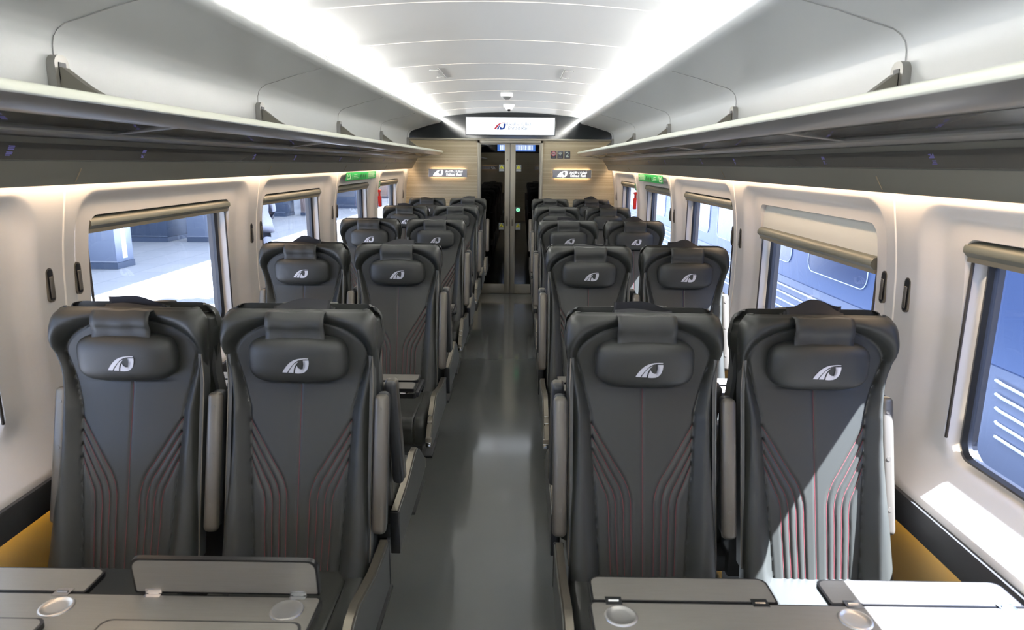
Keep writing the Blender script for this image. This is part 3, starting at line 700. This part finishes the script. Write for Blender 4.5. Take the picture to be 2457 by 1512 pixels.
def make_seat(kind, s_, loc, rz, vari):
    """s_: local side (+1/-1) of the outer armrest; kind aisle or window"""
    t = empty('train_seat', loc, rz)
    b_ = part('backrest', 'back', lambda: backrest_mesh().build('backrest', M_leather, angle=70, recalc=True), t)
    def st():
        mb = MB()
        for sg in (-1, 1):
            for pth in RIBS: mb.tube(surf_pts(pth, .0004, sg), .0011, 5)
        mb.tube(surf_pts([(0.0, .55), (0.0, 1.12)], .0004), .0010, 5); return mb.build('stitching', M_stitch)
    part('stitching', 'stitch', st, b_)
    part('seat_cushion', 'cush', cushion_fn, t); part('pedestal', 'base', base_fn, t)
    p = part('headrest_pillow', 'pil', pillow_fn, t); part('piping', 'pipe', pipe_fn, p)
    part('emblem', 'emb', lambda: emblem_obj('emblem', (.006, PIL_C[1]-PIL_H[1]-.0012, PIL_C[2]-.008), .078, M_emblem, None), p)
    s2 = part('headrest_strap', 'strap', strap_fn, t); s2.modifiers.new('s', 'SOLIDIFY').thickness = .003
    f_ = part('strap_flap', 'flap%d' % vari, lambda: flap_fn(vari), s2); f_.modifiers.new('s', 'SOLIDIFY').thickness = .003
    arms = []
    if kind == 'aisle': arms.append(s_*.247)
    else: arms += [-s_*.259, s_*.2251]
    for x in arms:
        k = '%.4f' % x
        a = part('armrest', 'arm'+k, lambda: arm_fn(x), t); part('pad', 'pad'+k, lambda: armpad_fn(x), a)
        for zc in (-.045, -.185, -.335): part('screw_cap', 'scr%s%.3f' % (k, zc), lambda: screw_fn(x, zc), a)
    for q in ((-1, 1) if kind == 'aisle' else (-s_,)):
        sp2 = part('side_panel', 'sp%d' % q, lambda: strip_fn(q), t); part('metal_edge', 'me%d' % q, lambda: edge_fn(q), sp2)
    if kind == 'aisle':
        c = part('side_cover', 'cov%d' % s_, lambda: cover_fn(s_), t); part('rail_cap', 'rc%d' % s_, lambda: rail_fn(s_), c)
        part('rear_end_cap', 'ec%d' % s_, lambda: endcap_fn(s_), c); part('recline_buttons', 'bt%d' % s_, lambda: btn_fn(s_), c)
    return t
ROWD, ROWS = 1.93, 1.67
ROWN = ['nearest row', 'second row', 'third row', 'fourth row', 'last row']
for row in range(5):
    d = ROWD+ROWS*row
    for sx in (-1, 1):
        sd = 'left' if sx < 0 else 'right'
        for kind, xx in (('aisle', .515), ('window', 1.028)):
            v = (row*3+(sx+1)+(kind == 'aisle')) % 3
            aisle_dir = -sx if kind == 'aisle' else sx
            t = make_seat(kind, aisle_dir, (sx*xx, d, 0), 0, v)
            lab = 'dark grey leather %s seat facing the camera on the %s, %s' % (kind, sd, ROWN[row])
            if row == 0 and sx > 0 and kind == 'window': lab = 'dark grey leather window seat in a patch of sunlight, nearest row on the right'
            tag(t, lab, 'seat', 'train seats facing the camera')
            if row < 4:
                v2 = {(0, -1, 'window'): 1, (0, -1, 'aisle'): 0, (0, 1, 'window'): 2, (1, -1, 'window'): 2}.get((row, sx, kind), (row+(kind == 'aisle')) % 2)
                t = make_seat(kind, -aisle_dir, (sx*xx, d+.186, 0), math.pi, v2)
                tag(t, 'grey leather %s seat, %s side, facing away, behind the %s' % (kind, sd, ROWN[row].replace(' row', ' facing row')), 'seat', 'train seats facing away from the camera')

# ================================================================ TABLES
def slab(x0, x1, y0, y1, z0, z1, r, name, mtop, parent, mtx=None, corners=(1, 1, 1, 1), rim=M_black):
    """rounded slab: laminate top with a dark edge band"""
    def outline(ins=0):
        pts = []; xa, xb, ya, yb = x0+ins, x1-ins, y0+ins, y1-ins
        for (cx, cy_, a0, on) in ((xb, ya, -90, corners[0]), (xb, yb, 0, corners[1]), (xa, yb, 90, corners[2]), (xa, ya, 180, corners[3])):
            rr = r if on else .004
            ox = cx-rr if a0 in (-90, 0) else cx+rr; oy = cy_+rr if a0 in (-90, 180) else cy_-rr
            for k in range(7):
                a = R(a0+15*k); pts.append((ox+rr*math.cos(a), oy+rr*math.sin(a)))
        return pts
    mb = MB(); v = mb.prism(outline(), 'z', z0, z1)
    if mtx: bmesh.ops.transform(mb.b, matrix=mtx, verts=mb.b.verts[:])
    o = mb.build(name, rim, parent, smooth=False)
    for zz_, nm in ((z1, 'laminate_face'), (z0, 'laminate_underside')):
        mb = MB(); mb.prism(outline(.005), 'z', zz_-(.0003 if zz_ == z1 else .001), zz_+(.001 if zz_ == z1 else .0003))
        if mtx: bmesh.ops.transform(mb.b, matrix=mtx, verts=mb.b.verts[:])
        mb.build(nm, mtop, o, smooth=False)
    return o
def table(bay, sx, far, near, label):
    """far/near: (window leaf, aisle leaf) each 'flat','up','fold'; built for the right side, mirrored by sx"""
    yc = 1.31+ROWS*bay; t = empty('folding_table', (sx*1.37, yc, .75)); tag(t, label, 'table', 'folding tables between the facing seats')
    def XX(a, b_): a, b_ = sx*a-sx*1.37, sx*b_-sx*1.37; return min(a, b_), max(a, b_)
    xa, xb = XX(.312, 1.336)
    ai = (1, 1, 0, 0) if sx < 0 else (0, 0, 1, 1)
    slab(xa, xb, -.11, .108, -.022, 0, .012, 'tabletop', M_table, t, corners=ai)
    a0, a1 = XX(1.28, 1.336); 
    mb = MB(); mb.box(a0, a1, -.09, .09, -.06, -.023, .006); mb.box(a0, a1, -.03, .03, -.16, -.06, .006); mb.build('wall_bracket', M_dplast, t)
    b0, b1 = XX(.36, .42); mb = MB(); mb.cyl(((b0+b1)/2+sx*.25, 0, -.742), ((b0+b1)/2+sx*.25, 0, -.022), .028, 24); mb.cyl(((b0+b1)/2+sx*.25, 0, -.75), ((b0+b1)/2+sx*.25, 0, -.735), .07, 28); mb.build('leg', M_arm, t)
    for e, leaves in ((1, far), (-1, near)):
        for (u0, u1), st, which in (((.879, 1.330), leaves[0], 'window'), ((.320, .757), leaves[1], 'aisle')):
            q0, q1 = XX(u0, u1)
            if st == 'none': continue
            hy = .110*e
            ang = {'flat': 0, 'up': R(97), 'fold': R(180)}[st]
            m = Matrix.Translation((0, hy, .0005 if st != 'fold' else .008)) @ Matrix.Rotation(e*ang, 4, 'X')
            y0_, y1_ = (.002, .100) if e > 0 else (-.100, -.002)
            cc = (0, 1, 1, 0) if e > 0 else (1, 0, 0, 1)
            lf = slab(q0, q1, y0_, y1_, -.013, -.001, .022, 'table_leaf', M_table, t, mtx=m, corners=cc)
            for uc in (u0+.05, u1-.045):
                mb = MB()
                xc = sx*uc-sx*1.37
                mb.box(xc-.019, xc+.019, hy-.016, hy+.014 if st == 'flat' else hy+.001, .0005, .0028) if e > 0 else mb.box(xc-.019, xc+.019, hy-.014 if st == 'flat' else hy-.001, hy+.016, .0005, .0028)
                mb.cyl((xc-.012, hy, .002), (xc+.012, hy, .002), .0032, 10)
                if st == 'up': mb.box(xc-.019, xc+.019, hy-e*.0, hy-e*.003, .004, .016)
                mb.build('hinge', M_chrome, lf, smooth=False)
    for uc in (.380, .908):
        xc = sx*uc-sx*1.37; yy = .055
        mb = MB(); prof = [(.0, .0018), (.020, .0019), (.028, .0025), (.0315, .0042), (.0340, .0046), (.0365, .0036), (.0380, .0008)]
        rows = [[(xc+r_*math.cos(a), yy+r_*math.sin(a), z_) for a in np.linspace(0, 2*math.pi, 33)[:-1]] for r_, z_ in prof[1:]]
        V = mb.grid(rows, closed=True); mb.b.faces.new(V[0][::-1]); mb.build('cup_holder', mat('cup_steel', srgb(200, 198, 192), .3, metal=.8), t)
    if far[1] == 'fold' or bay > 0:
        e0, e1 = XX(.300, .322); mb = MB(); mb.box(e0, e1, -.10, .10, -.020, .004, .006)
        for yy in (-.03, .0): mb.cyl((sx*.30-sx*1.37, yy+.06, -.03), (sx*.33-sx*1.37, yy+.06, -.03), .010, 14)
        mb.build('end_bracket', M_black, t)
table(0, 1, ('flat', 'flat'), ('flat', 'flat'), 'grey laminate table at the lower right with both far leaves folded out flat')
table(0, -1, ('flat', 'up'), ('fold', 'fold'), 'grey laminate table at the lower left, one leaf standing upright')
for bay in (1, 2, 3):
    for sx in (-1, 1):
        nm = 'left' if sx < 0 else 'right'
        st = ('flat', 'flat') if (bay == 2 and sx < 0) else ('fold', 'fold')
        table(bay, sx, st, ('fold', 'fold'), 'folded grey table on the %s between the %s and %s facing rows' % (nm, ['nearest', 'second', 'third', 'fourth', 'last'][bay-1], ['nearest', 'second', 'third', 'fourth', 'last'][bay]))
# small bronze luggage tag like disc between the aisle arms, nearest row on the left is part of the rear seat's armrest

# ================================================================ OUTSIDE, LEFT: PLATFORM
M_plat = mat('pale_paving', srgb(212, 214, 216), .5)
nt = M_plat.node_tree; b = nt.nodes['Principled BSDF']; tc = nt.nodes.new('ShaderNodeTexCoord'); br = nt.nodes.new('ShaderNodeTexBrick')
mp = nt.nodes.new('ShaderNodeMapping'); mp.inputs['Rotation'].default_value = (0, 0, R(90)); nt.links.new(tc.outputs['Object'], mp.inputs[0]); nt.links.new(mp.outputs[0], br.inputs['Vector'])
br.inputs['Color1'].default_value = srgb(178, 178, 178); br.inputs['Color2'].default_value = srgb(170, 171, 172); br.inputs['Mortar'].default_value = srgb(136, 138, 142)
br.inputs['Scale'].default_value = 1.0; br.inputs['Mortar Size'].default_value = .006; br.inputs['Brick Width'].default_value = .9; br.inputs['Row Height'].default_value = .6; br.offset = .0
nt.links.new(br.outputs['Color'], b.inputs['Base Color'])
mb = MB(); mb.box(-22, -1.62, -12, 60, -1.1, -.01); tag(mb.build('platform', M_plat, smooth=False), 'pale paved station platform outside the left windows', 'platform')
M_kiosk = mat('kiosk_blue_grey', srgb(122, 132, 150), .35, spec=.5)
M_kiosk2 = mat('kiosk_dark', srgb(76, 88, 106), .2, spec=.6)
def kiosk(x0, x1, y0, y1, h, name, label, cat, m, stripe=False):
    o = empty(name, ((x0+x1)/2, (y0+y1)/2, -.008)); tag(o, label, cat)
    hx, hy = (x1-x0)/2, (y1-y0)/2
    mb = MB(); mb.box(-hx, hx, -hy, hy, .10, h, .01); mb.build('body', m, o)
    mb = MB(); mb.box(-hx-.01, hx+.01, -hy-.01, hy+.01, 0, .10); mb.build('plinth', M_kiosk2, o, smooth=False)
    mb = MB(); mb.box(-hx, hx, -hy-.004, -hy, .12, .128); mb.box(-hx*.2, -hx*.2+.015, -hy-.005, -hy, .1, h-.1); mb.build('joint_line', M_sgrey, o, smooth=False)
    if stripe:
        mb = MB(); mb.box(hx-.012, hx+.004, -.06, .06, .16, h-.2); mb.build('light_strip', emit('kiosk_strip', (1, 1, 1, 1), 2.5), o, smooth=False)
    return o
kiosk(-8.2, -6.47, 11.05, 11.55, 2.5, 'information_pillar', 'blue grey pillar with a vertical white light strip outside the second left window', 'pillar', M_kiosk, True)
kiosk(-10.0, -7.62, 14.95, 15.9, 2.4, 'glass_booth', 'dark glass booth on the platform behind the lit pillar', 'booth', M_kiosk2)
kiosk(-7.20, -5.6, 15.0, 15.6, 2.5, 'platform_screen', 'wide blue grey block at the far side of the second left window', 'block', M_kiosk)
kiosk(-9.3, -7.50, 22.3, 23.2, 2.4, 'platform_kiosk', 'dark blue kiosk seen through the third left window', 'kiosk', M_kiosk2)
kiosk(-7.15, -6.2, 22.8, 23.4, 2.6, 'platform_column', 'brownish column at the far side of the third left window', 'column', mat('brownish_clad', srgb(140, 122, 116), .5))
kiosk(-8.0, -6.1, 26.7, 27.8, 2.6, 'station_booth', 'dark booth seen through the fourth left window', 'booth', M_kiosk2)
kiosk(-9.0, -6.4, 34.5, 35.5, 2.6, 'station_block', 'brownish wall block seen through the last left window', 'wall block', mat('brownish_clad', srgb(140, 122, 116), .5))
c = empty('platform_canopy', (-9, 20, -.01)); tag(c, 'white canopy roof over the platform, out of view above the windows', 'canopy')
mb = MB(); mb.box(-9, 6.15, -32, 40, 3.6, 3.75); mb.build('roof', M_duct, c, smooth=False)
for y in (-20, -8, 4, 18, 30):
    mb = MB(); mb.cyl((-3.0, y, 0), (-3.0, y, 3.6), .18, 20); mb.build('column', M_duct, c)

# ================================================================ OUTSIDE, RIGHT: OTHER TRAIN
M_tbody = mat('train_body_blue', srgb(88, 104, 136), .35, spec=.4)
M_tskirt = mat('train_skirt_grey', srgb(124, 130, 144), .4)
M_twin = mat('train_window_dark', srgb(58, 72, 102), .25, spec=.5)
M_tline = mat('train_white_stripe', srgb(250, 250, 252), .3)
TX = 3.3
def carriage(ya, yb, label, phase):
    o = empty('neighbouring_carriage', (TX, (ya+yb)/2, -1.0)); tag(o, label, 'train carriage')
    L = (yb-ya)/2
    prof = [(2.9, 1.4), (2.9, 3.4), (2.6, 3.75), (2.0, 3.95), (.9, 3.95), (.35, 3.75), (.10, 3.3), (.0, 2.6), (.0, 1.47)]
    mb = MB(); mb.prism(prof, 'y', -L, L); mb.build('body', M_tbody, o, angle=25)
    mb = MB(); mb.prism([(2.9, 1.4), (-.012, 1.47), (-.03, 1.2), (-.02, .9), (.08, .35), (2.85, .35)], 'y', -L, L); sk = mb.build('skirt', M_tskirt, o, angle=25)
    mb = MB()
    for j in range(5):
        z = 1.375-.088*j; mb.tube([(-.034, -L+.14+.02*j, z+.02), (-.036, -L+.22, z+.012), (-.036, -L+.5, z), (-.036, L-.5, z), (-.036, L-.22, z+.012), (-.034, L-.14-.02*j, z+.02)], .011, 8)
    mb.build('white_stripes', M_tline, sk)
    y = -L+phase
    while y+1.3 < L-.3:
        mb = MB(); A = rrect(y+.65, .65, 1.645, 2.45, .12); mb.prism(A, 'x', -.006, .02); wq = mb.build('window', M_twin, o, smooth=False)
        mb = MB(); P = [(-.008, a_, c_) for a_, c_ in A]; P.append(P[0]); mb.tube(P, .005, 6); mb.build('window_frame', M_tline, wq)
        y += 1.78
    for y in (-L+1.5, L-1.5): 
        for dy in (-.5, .5):
            mb = MB(); mb.cyl((.3, y+dy, .42), (2.6, y+dy, .42), .42, 24); mb.build('wheel_set', M_gplast, o)
    return o
carriage(-14.0, 4.45, 'light blue carriage on the next track, seen through the nearest right window', .7)
carriage(5.05, 27.0, 'blue carriage with white stripes on the next track, outside the farther right windows', 1.1)
g = empty('coupling_steps', (3.55, 4.75, -1.0)); tag(g, 'perforated steps in the gap between the two carriages on the next track', 'steps')
mb = MB(); mb.box(.45, 1.6, -.3, .3, .6, 3.2); mb.build('gangway', M_twin, g, smooth=False)
for j in range(7):
    mb = MB(); z = .5+j*.33; mb.box(.05, .40, -.22, .22, z, z+.03); stp = mb.build('step', M_gplast, g, smooth=False)
    mb = MB()
    for a_ in range(7):
        for c_ in range(3): mb.box(.045, .05, -.19+a_*.06+(c_ % 2)*.03-.01, -.19+a_*.06+(c_ % 2)*.03+.012, z+.002+c_*.009, z+.008+c_*.009)
    mb.build('tread_dots', M_tline, stp, smooth=False)
mb = MB(); mb.box(.06, .10, -.23, -.21, .3, 3.0); mb.box(.06, .10, .21, .23, .3, 3.0); mb.build('side_rail', M_gplast, g, smooth=False)
mb = MB(); mb.box(1.62, 24, -30, 60, -1.2, -1.0); tag(mb.build('track_bed', mat('ballast', srgb(84, 84, 84), .9, bump=.6, bscale=30, var=.3), smooth=False), 'grey ballast track bed outside the right windows', 'ground')

# ================================================================ PERSON ON THE PLATFORM
def skin_mesh(name, nodes, edges, m, parent, root=0, sub=2):
    me = bpy.data.meshes.new(name); me.from_pydata([n[:3] for n in nodes], edges, [])
    o = bpy.data.objects.new('tmpskin', me); COL.objects.link(o)
    md = o.modifiers.new('skin', 'SKIN'); md.use_smooth_shade = True
    for i, n in enumerate(nodes):
        sv = me.skin_vertices[0].data[i]; rr = n[3]; sv.radius = rr if isinstance(rr, tuple) else (rr, rr); sv.use_root = (i == root)
    s_ = o.modifiers.new('sub', 'SUBSURF'); s_.levels = sub; s_.render_levels = sub
    dg = bpy.context.evaluated_depsgraph_get(); dg.update()
    m2 = bpy.data.meshes.new_from_object(o.evaluated_get(dg)); bpy.data.objects.remove(o)
    m2.name = name; m2.materials.clear(); m2.materials.append(m); m2.shade_smooth()
    o2 = bpy.data.objects.new(name, m2); COL.objects.link(o2)
    if parent: o2.parent = parent
    return o2
P = empty('person', (-3.16, 8.42, -.01), R(201)); tag(P, 'person in a loose pale grey jacket and trousers standing on the platform', 'person')
M_skin = mat('skin', srgb(176, 128, 102), .5); M_jack = mat('pale_jacket', srgb(44, 48, 60), .8, bump=.4, bscale=25); M_trou = mat('pale_trousers', srgb(40, 45, 58), .8, bump=.4, bscale=20)
N = [(0, 0, .95, .10), (0, .01, 1.12, .11), (0, .01, 1.30, .13), (0, 0, 1.44, .08), (0, -.005, 1.52, .052), (0, -.015, 1.60, .085), (0, -.02, 1.69, .095), (0, -.01, 1.76, .06)]
Ed = [(i, i+1) for i in range(7)]
for s_ in (-1, 1):
    b0 = len(N); N += [(s_*.17, 0, 1.42, .05), (s_*.23, .01, 1.15, .04), (s_*.13, -.19, 1.06, .028), (s_*.09, -.225, 1.05, .032), (s_*.05, -.235, 1.045-.012*s_, .030)]
    Ed += [(3, b0), (b0, b0+1), (b0+1, b0+2), (b0+2, b0+3), (b0+3, b0+4)]
    for fi, (dx, ln) in enumerate(((-.020, .060), (-.007, .070), (.007, .066), (.019, .052))):
        q = len(N); N += [(s_*.035, -.245, 1.042+dx-.012*s_, .0085), (s_*(.035-ln*.5), -.25, 1.038+dx-.012*s_, .008), (s_*(.035-ln), -.245, 1.034+dx-.012*s_, .007)]; Ed += [(b0+4, q), (q, q+1), (q+1, q+2)]
    q = len(N); N += [(s_*.075, -.24, 1.085, .010), (s_*.045, -.25, 1.10, .009)]; Ed += [(b0+3, q), (q, q+1)]
    q = len(N); N += [(s_*.095, 0, .88, .085), (s_*.105, -.01, .50, .055), (s_*.11, .02, .09, .036), (s_*.115, -.10, .035, .035), (s_*.12, -.17, .028, .028)]; Ed += [(0, q), (q, q+1), (q+1, q+2), (q+2, q+3), (q+3, q+4)]
body = skin_mesh('body', N, Ed, M_skin, P)
for s_ in (-1, 1):
    mb = MB(); mb.sph((s_*.032, -.100, 1.665), .010); mb.build('eye', M_black, body)
mb = MB(); mb.sph((0, -.118, 1.635), .014, (.8, 1, 1.4)); mb.build('nose', M_skin, body); mb = MB(); mb.sph((0, -.100, 1.597), .018, (1.2, .4, .3)); mb.build('mouth', mat('lips', srgb(140, 80, 74), .5), body)
for s_ in (-1, 1):
    mb = MB(); mb.sph((s_*.095, 0, 1.65), .022, (.4, .8, 1.4)); mb.build('ear', M_skin, body)
mb = MB(); mb.sph((0, .008, 1.715), .112, (.92, 1.02, .86)); bmesh.ops.delete(mb.b, geom=[v for v in mb.b.verts if v.co.y < -.055 and v.co.z < 1.735 or v.co.z < 1.64], context='VERTS'); mb.build('hair', mat('dark_hair', srgb(30, 26, 24), .7), P, solid=.01)
def loft(name, secs, m, parent):
    mb = MB(); rows = [[(cx+rx*math.cos(a)*(1+.04*math.sin(5*a+z*9)), cy_+ry*math.sin(a)*(1+.04*math.sin(4*a+z*7)), z) for a in np.linspace(0, 2*math.pi, 37)[:-1]] for cx, cy_, z, rx, ry in secs]
    mb.grid(rows, closed=True); return mb.build(name, m, parent, solid=.006)
jk = loft('jacket', [(0, 0, .90, .265, .17), (0, 0, 1.0, .235, .16), (0, 0, 1.15, .205, .155), (0, .005, 1.30, .215, .155), (0, .005, 1.40, .205, .135), (0, 0, 1.455, .14, .10), (0, 0, 1.49, .075, .07)], M_jack, P)
for s_ in (-1, 1):
    mb = MB(); mb.tube([(s_*.15, 0, 1.43), (s_*.19, 0, 1.40), (s_*.22, .008, 1.28), (s_*.232, .0, 1.17), (s_*.21, -.06, 1.10), (s_*.14, -.18, 1.06)], .056, 18); mb.build('sleeve', M_jack, jk)
    loft('trouser_leg', [(s_*.10, 0, .98, .10, .12), (s_*.105, 0, .85, .105, .12), (s_*.11, -.005, .5, .088, .10), (s_*.115, .01, .10, .08, .095), (s_*.115, .0, .045, .085, .10)], M_trou, P)
    mb = MB(); mb.box(s_*.115-.05, s_*.115+.05, -.20, .07, 0, .085, .03, 4); mb.build('shoe', M_black, P)
